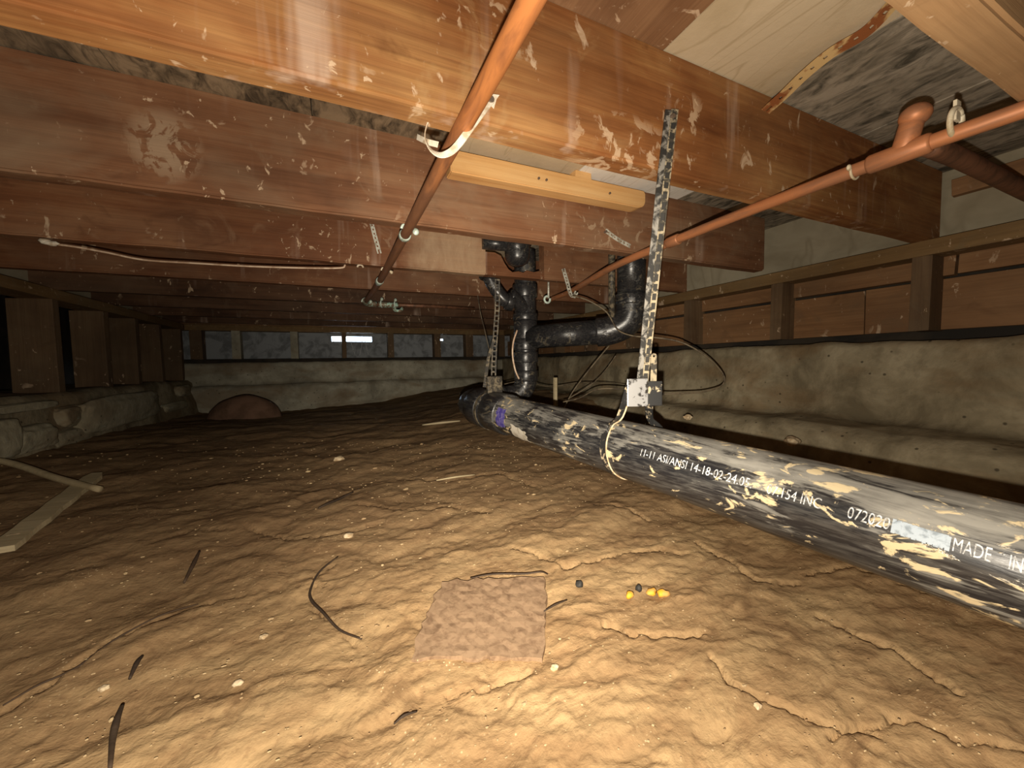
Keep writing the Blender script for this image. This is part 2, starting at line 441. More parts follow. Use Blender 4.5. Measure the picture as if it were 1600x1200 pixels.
# ------------------------------------------------------------------ ground height
def base_z(x, y):
    z = -0.36 + 0 * x
    far = np.clip((y - .55) / 1.3, 0, 1); far = far * far * (3 - 2 * far)
    z = z + .06 * far
    right = np.clip((x - .35) / .9, 0, 1) * np.clip((y - .9) / 1.1, 0, 1)
    z = z + .10 * right
    left = np.clip((-x - .45) / .5, 0, 1)
    z = z + .03 * left * np.clip((y - .8) / .8, 0, 1)
    back = np.clip((y - 2.4) / 1.0, 0, 1)
    z = z + back * (-.045 + .07 * np.clip((x + .5) / 1.2, 0, 1))
    z = z + (fbm(x * 1.9 + 3, y * 1.9, 3, 5) - .5) * .026 * np.clip((np.hypot(x, y) - .15) * 1.5, .25, 1)
    return z
def gz(x, y):
    return float(base_z(np.array([x * 1.0]), np.array([y * 1.0]))[0])
def ground(u, v, up=0.0):
    """where the line of sight meets the (smooth) ground"""
    z = -.34
    for _ in range(12):
        p = onz(u, v, z); z = gz(p.x, p.y)
    p = onz(u, v, z); return Vector((p.x, p.y, z + up))

GROOVES = [  # dried cracks and lips in the clay, as pixel polylines dropped on the ground: (points, width, depth, lip)
    ([(-10, 1118), (90, 1062), (180, 1000), (260, 966), (335, 940)], .0035, .006, .003),
    ([(335, 940), (420, 922), (520, 915)], .0028, .003, .002),
    ([(525, 880), (497, 900), (485, 925), (490, 945), (515, 970), (560, 1002)], .0030, .004, 0),
    ([(945, 975), (990, 990), (1050, 997), (1105, 988)], .0040, .006, .006),
    ([(1262, 892), (1330, 884), (1400, 905), (1450, 925)], .0040, .008, .003),
    ([(1110, 1030), (1140, 1070), (1210, 1096), (1290, 1130), (1370, 1150)], .0040, .007, .005),
    ([(1300, 1150), (1420, 1120), (1500, 1150), (1600, 1180)], .0040, .005, .004),
    ([(800, 860), (850, 872), (880, 890), (930, 880), (970, 868), (1030, 862), (1080, 868)], .0040, .006, .007),
    ([(930, 790), (985, 800), (1010, 815)], .0050, .006, .006),
    ([(1090, 850), (1130, 872), (1180, 900), (1250, 905)], .0045, .006, .005),
    ([(1280, 960), (1400, 1010), (1500, 1080)], .0040, .006, .005),
    ([(380, 822), (450, 845), (520, 838), (600, 815)], .0050, .005, .005),
    ([(240, 850), (300, 830), (370, 828)], .0050, .005, .004),
    ([(700, 1085), (790, 1065), (830, 1050)], .0035, .004, .003),
    ([(1140, 780), (1190, 800), (1260, 840)], .0045, .006, .003),
    ([(560, 790), (640, 800), (700, 790), (770, 800)], .0050, .005, .005),
    ([(620, 745), (700, 752), (780, 742), (840, 760)], .0070, .007, .006),
]
def build_ground():
    th = np.concatenate([np.arange(-70, 100, .27), np.arange(100, 290, 3.0)])
    th = np.radians(th); nr = 560
    r = .06 * (5.2 / .06) ** (np.arange(nr) / (nr - 1))
    T, Rr = np.meshgrid(th, r)
    X = np.clip(Rr * np.sin(T), -1.16, 1.6); Y = np.clip(Rr * np.cos(T) - .02, -1.35, 3.62)
    z = base_z(X, Y)
    fade = np.clip(Rr * 2.2, .25, 1)
    # flaky, terraced clay: two warped height fields cut into thin plates
    wx = X + (fbm(X * 6, Y * 6, 3, 31) - .5) * .12; wy = Y + (fbm(X * 6 + 9, Y * 6, 3, 41) - .5) * .12
    h = fbm(wx * 5.0 + wy * 2.0, wy * 8.5 - wx * 1.5, 4, 71)
    k = 11.0; q = h * k; fr = q - np.floor(q); step = (np.floor(q) + np.clip((fr - .86) / .14, 0, 1)) / k
    z += (step - .5) * .015 * fade + (h - .5) * .010
    h2 = fbm(wx * 16 + 5, wy * 22, 3, 91)
    k = 7.0; q = h2 * k; fr = q - np.floor(q); step = (np.floor(q) + np.clip((fr - .8) / .2, 0, 1)) / k
    z += (step - .5) * .0055 * fade
    z += (fbm(X * 42 + Y * 12, Y * 70, 4, 111) - .5) * .0055
    z += (fbm(X * 190, Y * 190, 2, 131) - .5) * .0016
    # grooves
    for pts, w, dep, lip in GROOVES:
        P = [ground(*p) for p in pts]
        best = np.full(X.shape, 9.0); side = np.zeros(X.shape)
        wob = (fbm(X * 45, Y * 45, 3, 151) - .5) * .016
        for a, b in zip(P, P[1:]):
            ax, ay, bx_, by = a.x, a.y, b.x, b.y
            L2 = (bx_ - ax) ** 2 + (by - ay) ** 2
            t = np.clip(((X - ax) * (bx_ - ax) + (Y - ay) * (by - ay)) / L2, 0, 1)
            dx, dy = X - (ax + t * (bx_ - ax)), Y - (ay + t * (by - ay))
            d = np.hypot(dx, dy); s = np.sign((bx_ - ax) * dy - (by - ay) * dx)
            side = np.where(d < best, s, side); best = np.minimum(best, d)
        dd = np.abs(best * side + wob) if True else best
        z -= dep * 1.2 * np.exp(-(dd / (w * .62)) ** 2) * (best < .05)
        if lip: z += lip * .45 * np.exp(-best / .05) * np.clip(dd / .004, 0, 1) * (best < .25)
    n_t = len(th)
    V = np.stack([X.ravel(), Y.ravel(), z.ravel()], 1)
    i = np.arange(nr - 1)[:, None] * n_t; j = np.arange(n_t)[None, :]; j2 = (j + 1) % n_t
    Q = np.stack([i + j, i + n_t + j, i + n_t + j2, i + j2], -1).reshape(-1, 4)
    me = bpy.data.meshes.new('floor')
    me.vertices.add(len(V)); me.vertices.foreach_set('co', V.astype(np.float32).ravel())
    me.loops.add(Q.size); me.loops.foreach_set('vertex_index', Q.astype(np.int32).ravel())
    me.polygons.add(len(Q)); me.polygons.foreach_set('loop_start', np.arange(0, Q.size, 4, dtype=np.int32))
    me.update(calc_edges=True); me.validate()
    # close the small hole under the camera
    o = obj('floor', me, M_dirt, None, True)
    bm = bmesh.new(); bm.from_mesh(me); bm.verts.ensure_lookup_table()
    f = bm.faces.new([bm.verts[k] for k in range(n_t)]); f.normal_update()
    if f.normal.z < 0: f.normal_flip()
    bm.to_mesh(me); bm.free()
    return struct(o)
floor = build_ground()

# ------------------------------------------------------------------ structure
ZJ = 0.32         # underside of the joists
ZC = 0.51         # underside of the subfloor
XL, XR = -1.0, 1.49
YB = 3.45

# subfloor: boards run away from the camera, each a part of the ceiling
ceiling = struct(obj('ceiling', box(-1.3, 1.8, -1.4, 3.9, ZC + .022, ZC + .05), M_dirtyboard))
for x0, x1, m in ((-1.2, -.92, M_dirtyboard), (-.92, -.62, M_dirtyboard), (-.62, -.33, M_dirtyboard), (-.33, -.03, M_dirtyboard),
                  (-.03, .26, M_dirtyboard), (.26, .508, M_brownboard), (.508, .792, M_cream), (.792, 1.12, M_mould), (1.12, 1.45, M_mould), (1.45, 1.72, M_mould)):
    child('plank', box(x0 + .0015, x1 - .0015, -1.3, 3.8, ZC + random.uniform(0, .003), ZC + .022), m, ceiling)
# white panels closing the bay between first and second joist
child('panel', box(.60, .985, .60, .894, ZC - .006, ZC), M_white, ceiling)
child('panel', box(.262, .596, .60, .894, ZC - .005, ZC), M_cream, ceiling)
child('panel', box(.99, 1.47, .60, .894, ZC - .005, ZC), M_mould, ceiling)

def sweep_wall(name, mat, profile, along, axis, parent=None, amp=.012, seed=1, step=.02, freq=7):
    """a concrete wall: profile [(offset, z)...] pushed along one axis, roughened"""
    prof = []
    for (a, b), (c, d) in zip(profile, profile[1:]):
        n = max(1, int(math.hypot(c - a, d - b) / step))
        for k in range(n): prof.append((a + (c - a) * k / n, b + (d - b) * k / n))
    prof.append(profile[-1])
    n = int((along[1] - along[0]) / step)
    A = np.linspace(along[0], along[1], n + 1); P = np.array(prof)
    AA, OO = np.meshgrid(A, P[:, 0], indexing='ij'); _, ZZ = np.meshgrid(A, P[:, 1], indexing='ij')
    s = np.concatenate([[0], np.cumsum(np.hypot(*np.diff(P, axis=0).T))]); SS = np.broadcast_to(s, AA.shape)
    d = (fbm(AA * freq, SS * freq, 5, seed) - .5) * 2 * amp; e = (fbm(AA * freq + 40, SS * freq, 5, seed + 3) - .5) * 2 * amp
    sgn = -1 if P[0, 0] > P[-1, 0] else 1
    OO = OO + d; ZZ = ZZ + e * .7
    V = np.stack([OO, AA, ZZ] if axis == 'y' else [AA, OO, ZZ], -1).reshape(-1, 3)
    m = len(prof); i = np.arange(n)[:, None] * m; j = np.arange(m - 1)[None, :]
    Q = np.stack([i + j, i + m + j, i + m + j + 1, i + j + 1], -1).reshape(-1, 4)
    me = bpy.data.meshes.new(name); me.from_pydata(V.tolist(), [], Q.tolist()); me.update()
    o = obj(name, me, mat, parent, True)
    bm = bmesh.new(); bm.from_mesh(me); bmesh.ops.recalc_face_normals(bm, faces=bm.faces); bm.to_mesh(me); bm.free()
    return o

# right wall: stepped footing, short stud wall with plate and boards
wall_right = struct(sweep_wall('wall_right', M_conc, [(1.78, .044), (1.475, .044), (1.462, .03), (1.445, -.06), (1.43, -.175), (1.41, -.19), (1.31, -.2), (1.275, -.225), (1.25, -.3), (1.235, -.46)], (-1.3, 3.75), 'y', amp=.016, seed=3, step=.016))
child('top_plate', box(XR, XR + .1, -1.3, 3.6, ZJ - .041, ZJ, .001, .002), M_plate, wall_right)
for k, y in enumerate((.085, .487, .875, 1.27, 1.67, 2.08, 2.48, 2.89, 3.29)):
    child('stud', box(XR + .004, XR + .093, y, y + .041, .072, ZJ - .041, .002, .0015), M_stud, wall_right)
for y0, y1 in ((-1.25, .66), (.664, 1.48), (1.484, 2.4), (2.404, 3.56)):
    child('sheathing_board', box(XR + .082, XR + .1, y0, y1, .073, .218, .002, .001), M_sheath, wall_right)
    child('sheathing_board', box(XR + .076, XR + .1, y0 - .2, y1 - .203, .226, .283, .002, .001), M_sheath, wall_right)
child('backing', box(XR + .11, XR + .16, -1.3, 3.7, .0, .335), M_black, wall_right)  # added near-black sheet, keeps the slot under the studs in painted darkness
child('rim_board', box(XR + .075, XR + .1, -1.3, 3.7, ZJ, ZC + .02, .001), M_rim, wall_right, label='grey dirty rim board behind the joist ends')
child('ledger', box(XR + .05, XR + .075, -1.3, .47, ZC - .075, ZC - .03, .002, .002), M_sheath, wall_right)

# left wall: low rubble footing, stud wall with open gaps
wall_left = struct(sweep_wall('wall_left', M_conc, [(-1.35, -.078), (-.985, -.08), (-.965, -.1), (-.955, -.17), (-.93, -.24), (-.9, -.42)], (-1.3, 3.6), 'y', amp=.013, seed=11, step=.02, freq=6))
child('top_plate', box(XL - .095, XL, -1.3, 3.55, ZJ - .042, ZJ, .002, .002), M_plate, wall_left)
for y in (1.30, 1.68, 2.087, 2.445, 2.75, 3.05, 3.39):
    child('stud', box(XL - .125 + random.uniform(-.008, .004), XL - .004, y, y + .04, -.082, ZJ - .042, .003, .002), M_stud, wall_left)
child('rim_board', box(XL - .1, XL - .075, -1.3, 3.6, ZJ, ZC + .02, .001), M_rim, wall_left)
child('backing', box(XL - .62, XL - .58, -1.3, 3.7, -.3, .56), M_black, wall_left)  # these near-black sheets stand in for the unlit space behind the studs
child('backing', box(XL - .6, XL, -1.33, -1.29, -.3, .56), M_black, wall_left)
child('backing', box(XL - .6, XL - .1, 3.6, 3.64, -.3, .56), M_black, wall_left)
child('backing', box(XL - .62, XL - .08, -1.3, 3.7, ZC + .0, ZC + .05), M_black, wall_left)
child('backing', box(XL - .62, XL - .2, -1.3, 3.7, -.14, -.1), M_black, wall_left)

def lump(name, c, r, mat, parent=None, seed=0, sub=3, rough=.18, flat=.0):
    bm = bmesh.new(); bmesh.ops.create_icosphere(bm, subdivisions=sub, radius=1)
    rnd = random.Random(seed); ph = [rnd.uniform(0, 9) for _ in range(6)]
    for v in bm.verts:
        n = v.co.normalized()
        k = 1 + rough * (math.sin(n.x * 3.1 + ph[0]) * math.sin(n.y * 2.7 + ph[1]) + .6 * math.sin(n.z * 5 + ph[2]) * math.sin(n.x * 6 + ph[3]) + .35 * math.sin(n.y * 11 + ph[4]) * math.sin(n.z * 9 + ph[5]))
        q = Vector([math.copysign(abs(a) ** (1 - flat), a) for a in n])
        v.co = Vector(c) + Vector((q.x * r[0], q.y * r[1], q.z * r[2])) * k
    return child(name, bm, mat, parent, True) if parent else obj(name, bm, mat, None, True)

for i, (y, z, ry, rz, px) in enumerate(((2.40, -.19, .38, .075, .06), (2.02, -.175, .07, .04, .04), (1.80, -.225, .1, .045, .06), (2.0, -.25, .12, .03, .05), (3.0, -.235, .2, .03, .05), (3.18, -.145, .09, .04, .045), (1.82, -.118, .16, .014, .03), (1.62, -.2, .1, .06, .06))):
    lump('stone', (-.968, y, z), (px, ry, rz), M_stone, wall_left, 20 + i, 4, .1, .5)

# back wall: two-step concrete, stud wall, sheathing with a gap that lets the daylight in
wall_back = struct(sweep_wall('wall_back', M_conc_grey, [(3.85, .04), (YB, .038), (YB - .012, .02), (YB - .022, -.1), (YB - .03, -.125), (YB - .075, -.135), (YB - .095, -.16), (YB - .11, -.48)], (-1.3, 1.75), 'x', amp=.014, seed=23, step=.02, freq=6))
child('sill_plate', box(-1.2, 1.6, YB + .02, YB + .11, -.02, .068, .002), M_black, wall_back)  # near-black colour paints the shadow band above the concrete
child('top_plate', box(-1.2, 1.6, YB + .015, YB + .105, .278, ZJ, .002, .002), M_plate, wall_back)
for x0, x1 in ((-.975, -.905), (-.727, -.672), (-.345, -.292), (.026, .062), (.393, .444), (.80, .858), (1.098, 1.172), (1.44, 1.5)):
    child('stud', box(x0, x1, YB + .015, YB + .104, .066, .282, .002, .002), M_conc_grey if x0 in (-.727, -.345) else M_stud, wall_back)
child('rim_board', box(-1.2, 1.6, YB + .1, YB + .12, ZJ, ZC + .02, .001), M_sheath, wall_back)
for x0, x1, z0, z1 in ((-1.2, -.05, .06, .292), (-.05, .27, .06, .208), (-.05, .27, .252, .292), (.27, .825, .06, .292), (.825, .905, .06, .222), (.825, .905, .24, .292), (.905, 1.62, .06, .292)):
    child('sheathing_board', box(x0, x1, YB + .106, YB + .122, z0, z1), M_fibre, wall_back)
for x, dx in ((.10, .02), (.19, -.018), (.215, .015)):
    child('cobweb', tube(bmesh.new(), smooth_path([(x, YB + .10, .21), (x + dx * .5, YB + .095, .16), (x + dx * 1.4, YB + .1, .09)], 4), .0022, 6), M_print, wall_back)

# wall behind the camera closes the crawlspace
wall_front = struct(obj('wall_front', box(-1.7, 1.8, -1.4, -1.3, -.5, .56), M_conc))

# ------------------------------------------------------------------ joists
def joist(y0, x0, x1, mat, label, thick=.04, z0=ZJ, z1=ZC, notch=None, seed=0):
    rnd = random.Random(seed)
    low = []
    n = 36
    for k in range(n + 1):
        x = x0 + (x1 - x0) * k / n
        low.append((x, z0 + rnd.uniform(-.0012, .0012)))
    if notch: low = [p for p in low if not (notch[0][0] - .01 < p[0] < notch[-1][0] + .01)]
    poly = low + [(x1, z1), (x0, z1)]
    if notch:
        i = next(k for k, p in enumerate(low) if p[0] > notch[0][0])
        poly = low[:i] + list(notch) + low[i:] + [(x1, z1), (x0, z1)]
    bm = bmesh.new()
    f = bm.faces.new([bm.verts.new((x, y0, z)) for x, z in poly])
    r = bmesh.ops.extrude_face_region(bm, geom=[f])
    bmesh.ops.translate(bm, verts=[e for e in r['geom'] if isinstance(e, bmesh.types.BMVert)], vec=(0, thick, 0))
    bmesh.ops.recalc_face_normals(bm, faces=bm.faces)
    es = [e for e in bm.edges if abs(e.verts[0].co.y - e.verts[1].co.y) < 1e-6 and e.verts[0].co.z < z0 + .003 and e.verts[1].co.z < z0 + .003]
    bmesh.ops.bevel(bm, geom=es, offset=.004, segments=2, affect='EDGES')
    bmesh.ops.triangulate(bm, faces=[f for f in bm.faces if len(f.verts) > 4])
    o = obj('floor_joist', bm, mat)
    return tag(o, label, 'joist', 'floor joists overhead')
joist(.148, -.6, 1.56, M_tan_joist, 'tan joist crossing the top right corner, seen from below past the copper tee', .042, seed=1)
joist(.49, -1.08, 1.545, M_joist_warm, 'large bright orange-brown joist with the white tape hanger nailed on it', .042, seed=2)
joist(.896, -1.08, 1.42, M_joist_dusty, 'dusty brown joist with the yellow pine block against its face', .04, seed=3)
# third joist: a ragged hole is cut through its lower part for the drain trap
joist(1.302, -1.08, 1.5, M_joist, 'brown joist with a rough hole cut around the black drain trap', .04,
      notch=[(.512, .32), (.516, .326)], seed=4) if False else None
j3 = joist(1.302, -1.08, .494, M_joist_smear, 'brown joist cut off at the black drain trap, white wire along its underside', .04, seed=4)
joist(1.302, .735, 1.5, M_joist, 'short brown joist length right of the black drain trap', .04, seed=5)
bm = bmesh.new(); rnd = random.Random(3)
tops = [(.493, .402), (.53, .40), (.555, .395), (.57, .368), (.585, .345), (.60, .341), (.625, .346), (.645, .339), (.66, .349), (.69, .346), (.715, .352), (.737, .36)]
poly = [(.493, ZJ + .001), (.737, ZJ + .001)] + [(x, z + rnd.uniform(-.003, .003)) for x, z in reversed(tops)]
f = bm.faces.new([bm.verts.new((x, 1.303, z)) for x, z in poly])
r = bmesh.ops.extrude_face_region(bm, geom=[f])
bmesh.ops.translate(bm, verts=[e for e in r['geom'] if isinstance(e, bmesh.types.BMVert)], vec=(0, .038, 0))
bmesh.ops.recalc_face_normals(bm, faces=bm.faces); bmesh.ops.triangulate(bm, faces=[f for f in bm.faces if len(f.verts) > 4])
o = obj('wood_strip', bm, M_joist)
tag(o, 'ragged splintered wood strip left below the black drain trap', 'wood strip')
joist(1.708, -1.08, 1.5, M_joist, 'fourth joist, behind the hanging white wire, with tan dried stains', .04, seed=6)
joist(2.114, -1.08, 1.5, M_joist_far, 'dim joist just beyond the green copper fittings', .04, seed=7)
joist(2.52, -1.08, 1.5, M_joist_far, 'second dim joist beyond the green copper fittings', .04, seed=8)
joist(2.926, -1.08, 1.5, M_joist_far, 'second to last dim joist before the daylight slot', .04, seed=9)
joist(3.33, -1.08, 1.5, M_joist_far, 'last dim joist, directly over the daylight slot in the back wall', .04, seed=10)

# ------------------------------------------------------------------ timber block on the second joist
bm = bmesh.new()
poly = [(.246, .434), (.795, .437), (.812, .442), (.82, .454), (.82, .478), (.815, .486), (.246, .484)]
f = bm.faces.new([bm.verts.new((x, .856, z)) for x, z in poly])
r = bmesh.ops.extrude_face_region(bm, geom=[f])
bmesh.ops.translate(bm, verts=[e for e in r['geom'] if isinstance(e, bmesh.types.BMVert)], vec=(0, .04, 0))
bmesh.ops.recalc_face_normals(bm, faces=bm.faces)
bmesh.ops.bevel(bm, geom=list(bm.edges), offset=.0025, segments=2, affect='EDGES')
blk = thing('timber_block', 'yellow new pine batten with a rounded end, nailed along the joist under the white panel', 'batten', (.53, .876, .434))
child('batten', bm, M_new, blk)
child('spacer', box(.585, .635, .862, .89, .484, ZC - .005, .001, .001), M_new, blk)
for x in (.47, .492, .69):
    child('nail', tube(bmesh.new(), [(x, .852, .458), (x, .858, .458)], .003, 8), M_nail, blk)

# ------------------------------------------------------------------ copper pipes
def lathe_on(bm, P, t0, t1, r0, r1):
    return sleeve(bm, P(t0), P(t1), r0, r1, 20, .003)
X1, Z1, R1 = .157, .3085, .0111
p1 = thing('copper_pipe', 'long copper water pipe running straight away from above the camera to the green fittings', 'pipe', (X1, .5, Z1))
P1 = [(X1 + .005, -.25, Z1), (X1 + .004, .3, Z1), (X1, .6, Z1), (X1 - .004, 1.0, Z1 - .001), (X1 - .01, 1.5, Z1), (X1 - .03, 1.96, Z1 - .002)]
child('pipe', tube(bmesh.new(), smooth_path(P1, 8), R1, 20), M_cu, p1, True)
child('coupling', sleeve(bmesh.new(), (X1 - .0095, 1.47, Z1), (X1 - .0115, 1.51, Z1), R1, R1 + .0025), M_hook, p1, True)
c = Vector((X1 - .03, 1.965, Z1 - .002))
child('elbow', tube(bmesh.new(), smooth_path([c + Vector((0, -.03, 0)), c, c + Vector((.012, .022, -.004)), c + Vector((.05, .03, -.006))], 6), R1 + .003, 16), M_cugreen, p1, True)
# cross run with tee
p1b = thing('copper_pipe', 'thin dim cross run of copper beyond the green tarnished tee', 'pipe', tuple(c + Vector((.1, .03, -.006))))
child('pipe', tube(bmesh.new(), [c + Vector((.05, .03, -.006)), c + Vector((.3, .05, 0)), c + Vector((.58, .09, .004))], .0095, 14), M_cudull, p1b, True)
child('tee', sleeve(bmesh.new(), c + Vector((.06, .031, -.006)), c + Vector((.155, .038, -.004)), .0095, .014), M_cugreen, p1b, True)
child('branch', tube(bmesh.new(), smooth_path([c + Vector((.13, .036, -.005)), c + Vector((.135, .02, -.03)), c + Vector((.16, .01, -.036)), c + Vector((.175, .02, -.02))], 5), .008, 12), M_cugreen, p1b, True)
def ring(center, axis, r, tr, a0=0, a1=360, seg=24, side=None):
    axis = Vector(axis).normalized(); u = (Vector(side) - axis * Vector(side).dot(axis)).normalized() if side else axis.orthogonal().normalized(); v = axis.cross(u)
    n = max(6, int(seg * (a1 - a0) / 360))
    pts = [Vector(center) + (u * math.cos(math.radians(a0 + (a1 - a0) * k / n)) + v * math.sin(math.radians(a0 + (a1 - a0) * k / n))) * r for k in range(n + 1)]
    return tube(bmesh.new(), pts, tr, 10)
def pipe_hook(name, label, c, axis, r, mat, knob_dir, size=1.0, parent=None):
    """U-shaped wire hook under a pipe with a driven head on one side"""
    t = thing(name, label, 'pipe hook', tuple(c), 'pipe hooks')
    child('hook', ring(c, axis, r, .0032 * size, 0, 180, 28, side=knob_dir), mat, t, True)
    k = Vector(c) + Vector(knob_dir).normalized() * (r + .004)
    bmk = bmesh.new(); bmesh.ops.create_uvsphere(bmk, u_segments=12, v_segments=8, radius=.0075 * size)
    bmesh.ops.scale(bmk, verts=bmk.verts, vec=(1, .7, 1.1)); bmesh.ops.translate(bmk, verts=bmk.verts, vec=k)
    child('head', bmk, mat, t, True)
    return t
ax = (0, 1, 0)
hk = pipe_hook('pipe_hook', 'pale hook around the long copper pipe under the second joist', (X1 - .002, .905, Z1), (0, -1, 0), R1 + .003, M_hook, (1, 0, -.1))
child('strap', sleeve(bmesh.new(), (X1 - .002, .935, Z1), (X1 - .003, .955, Z1), R1, R1 + .0028), M_hook, hk, True)
pipe_hook('pipe_hook', 'small pale hook around the copper pipe under the third joist', (X1 - .006, 1.322, Z1), (0, -1, 0), R1 + .003, M_plastic, (1, 0, -.1), .7)
for dx, dy, lab in ((-.0, 0, 'pale hook at the elbow where the long copper pipe turns'), (.075, .032, 'pale hook on the green tee, middle of three'), (.14, .036, 'pale hook at the end of the green tee')):
    pipe_hook('pipe_hook', lab, c + Vector((dx, dy - .02, -.004)), (0, -1, 0) if dx == 0 else (1, -.4, 0), .018, M_hook, (1, -.2, .1) if dx == 0 else (0, -.4, 1), .95)

# white plumber's tape nailed to the nearest joist, looped under the pipe
tp = thing('tape_hanger', 'white tape hanger looped under the long copper pipe and nailed to the bright joist', 'pipe hanger', (X1, .52, Z1 - .02))
def dp(u, v, d): r_ = ray(u, v); return Vector(r_ * (d / F))
pts = [ony(768, 156, .4865), ony(750, 180, .4845), ony(731, 206, .482), dp(716, 226, .487), dp(703, 238, .484), dp(688, 242, .486), dp(674, 234, .49), dp(665, 218, .498), dp(666, 200, .506), dp(676, 184, .512), dp(694, 172, .518), dp(712, 163, .522)]
sp = smooth_path(pts, 5)
view = Vector(CAM[:, 2])
ups = []
for k, q in enumerate(sp):
    t_ = (sp[min(k + 1, len(sp) - 1)] - sp[max(k - 1, 0)]).normalized()
    s = k / (len(sp) - 1)
    ups.append((t_.cross(view)) if s < .3 else (t_.cross(view) * max(0.12, 1 - (s - .3) * 2.2) + Vector((0, 1, 0)) * min(1, (s - .3) * 2.2)))
child('tape', ribbon(bmesh.new(), sp, ups, .0095, .0012), M_tape, tp)
n0 = ony(766, 158, .488)
child('nail', tube(bmesh.new(), [n0 + Vector((0, -.005, 0)), n0 + Vector((0, .004, 0))], .0042, 10), M_nail, tp)
bmk = bmesh.new(); bmk2 = [ony(752, 150, .4862), ony(778, 152, .4862), ony(768, 166, .4862)]
child('tail', ribbon(bmesh.new(), bmk2, [(0, 0, 1)] * 3, .008, .001), M_tape, tp)
child('tail', ribbon(bmesh.new(), [dp(652, 214, .53), dp(668, 222, .505), dp(684, 226, .492)], [(0, 0, 1)] * 3, .007, .001), M_tape, tp)

# right-hand copper line with tee
R2 = .0108
def P2pt(y): return (.797 + (.0 if y < .6 else (y - .6) * .02), y, .308)
p2 = thing('copper_pipe', 'bright copper pipe entering at the right edge and running back past the black strap', 'pipe', (.797, .3, .308))
child('pipe', tube(bmesh.new(), smooth_path([(.806, -.3, .308), (.803, .1, .308), (.79, .27, .308), (.788, .5, .308), (.797, .74, .307), (.82, 1.0, .306), (.905, 1.377, .3), (.93, 1.6, .3)], 8), R2, 18), M_cu2, p2, True)
child('coupling', sleeve(bmesh.new(), (.7965, .715, .3075), (.7985, .755, .3075), R2, R2 + .0028), M_cu2, p2, True)
child('tee', sleeve(bmesh.new(), (.7905, .262, .308), (.788, .335, .308), R2, R2 + .0035), M_cu2, p2, True)
child('tee_branch', sleeve(bmesh.new(), (.789, .293, .310), (.789, .283, .352), R2, R2 + .0035), M_cu2, p2, True)
bmk = bmesh.new(); bmesh.ops.create_uvsphere(bmk, u_segments=18, v_segments=12, radius=.0185)
bmesh.ops.scale(bmk, verts=bmk.verts, vec=(1, 1, .85)); bmesh.ops.translate(bmk, verts=bmk.verts, vec=(.789, .281, .355))
child('cap', bmk, M_cu2, p2, True)
for y, lab in ((.352, 'cream clip hugging the right-hand copper pipe before its tee'),):
    pipe_hook('pipe_clip', lab, (.788, y, .308), (0, -1, 0), R2 + .0022, M_plastic, (-1, 0, .1), .62)
t = thing('pipe_clip', 'pale ring clip around the right-hand copper pipe beside the round cap', 'pipe clip', (.79, .235, .318))
child('ring', ring((.792, .24, .322), (0, 1, .05), .019, .0034, 0, 360, 28), M_plastic, t, True)
child('tab', box(.786, .80, .238, .242, .325, .352, 0, .0008), M_plastic, t)
# brown branch from the tee to the right wall
br = obj('branch_pipe', tube(bmesh.new(), smooth_path([onz(1452, 228, .333), onz(1500, 248, .335), onz(1560, 278, .338), onz(1640, 318, .34), onz(1760, 372, .34)], 5), .0145, 16), M_bark if False else M_cudull, None, True)
tag(br, 'dull brown branch pipe running from the copper tee to the right wall', 'pipe')

# ------------------------------------------------------------------ large black drain pipe
A = Vector((.59, .077, -.202)); D = Vector((-.115, .993, .041)).normalized(); RM = .0572
E1 = Vector((-.99336, -.11504, 0)); E2 = Vector((.0047, -.0407, .99916))
def on_pipe(t, deg, r=RM):
    a = math.radians(deg); return A + D * t + (E1 * math.cos(a) + E2 * math.sin(a)) * r
dr = thing('drain_pipe', 'large mud-smeared black drain pipe slung from straps, with white print on its side', 'drain pipe', tuple(A + D * .6))
child('pipe', tube(bmesh.new(), [A + D * (-.75 + k * .05) for k in range(38)], RM, 48), M_abs, dr, True)
he = A + D * 1.2
child('hub', sleeve(bmesh.new(), A + D * 1.0, A + D * 1.10, RM, RM + .007, 40), M_abs_clean, dr, True)
child('hub', sleeve(bmesh.new(), A + D * 1.13, A + D * 1.215, RM - .002, RM + .009, 40), M_abs_clean, dr, True)

def text_mesh(s, size):
    cu = bpy.data.curves.new('print', 'FONT'); cu.body = s; cu.size = size; cu.resolution_u = 3
    o = bpy.data.objects.new('print', cu); C.objects.link(o)
    dg = bpy.context.evaluated_depsgraph_get(); dg.update()
    me = bpy.data.meshes.new_from_object(o.evaluated_get(dg))
    bpy.data.objects.remove(o); bpy.data.curves.remove(cu)
    return me
def print_on_pipe(s, t0, t1, deg, height, name='print', dot=False):
    """white factory print wrapped round the pipe; reads from the far end towards the camera"""
    me = text_mesh(s, 1.0)
    xs = [v.co.x for v in me.vertices]; w = max(xs) - min(xs); x0 = min(xs)
    L = t0 - t1
    for v in me.vertices:
        tt = t0 - (v.co.x - x0) / w * L
        ang = deg + math.degrees((v.co.y - .35) * height / .7 / RM)
        v.co = on_pipe(tt, ang, RM + .0007)
    me.materials.append(M_print); me.update()
    o = obj(name, me, M_print, dr)
    o.data.transform(Matrix.Translation(-dr.location)); return o
print_on_pipe('11-11 ASI/ANSI 14-18-02-24.05.', .45, .262, 21.6, .0128)
print_on_pipe('07:154 INC', .243, .184, 21.4, .0128)
print_on_pipe('072020', .159, .124, 21.2, .0128)
print_on_pipe('MADE', .0795, .0565, 19.6, .0128)
print_on_pipe('IN', .0465, .0395, 18.6, .0128)
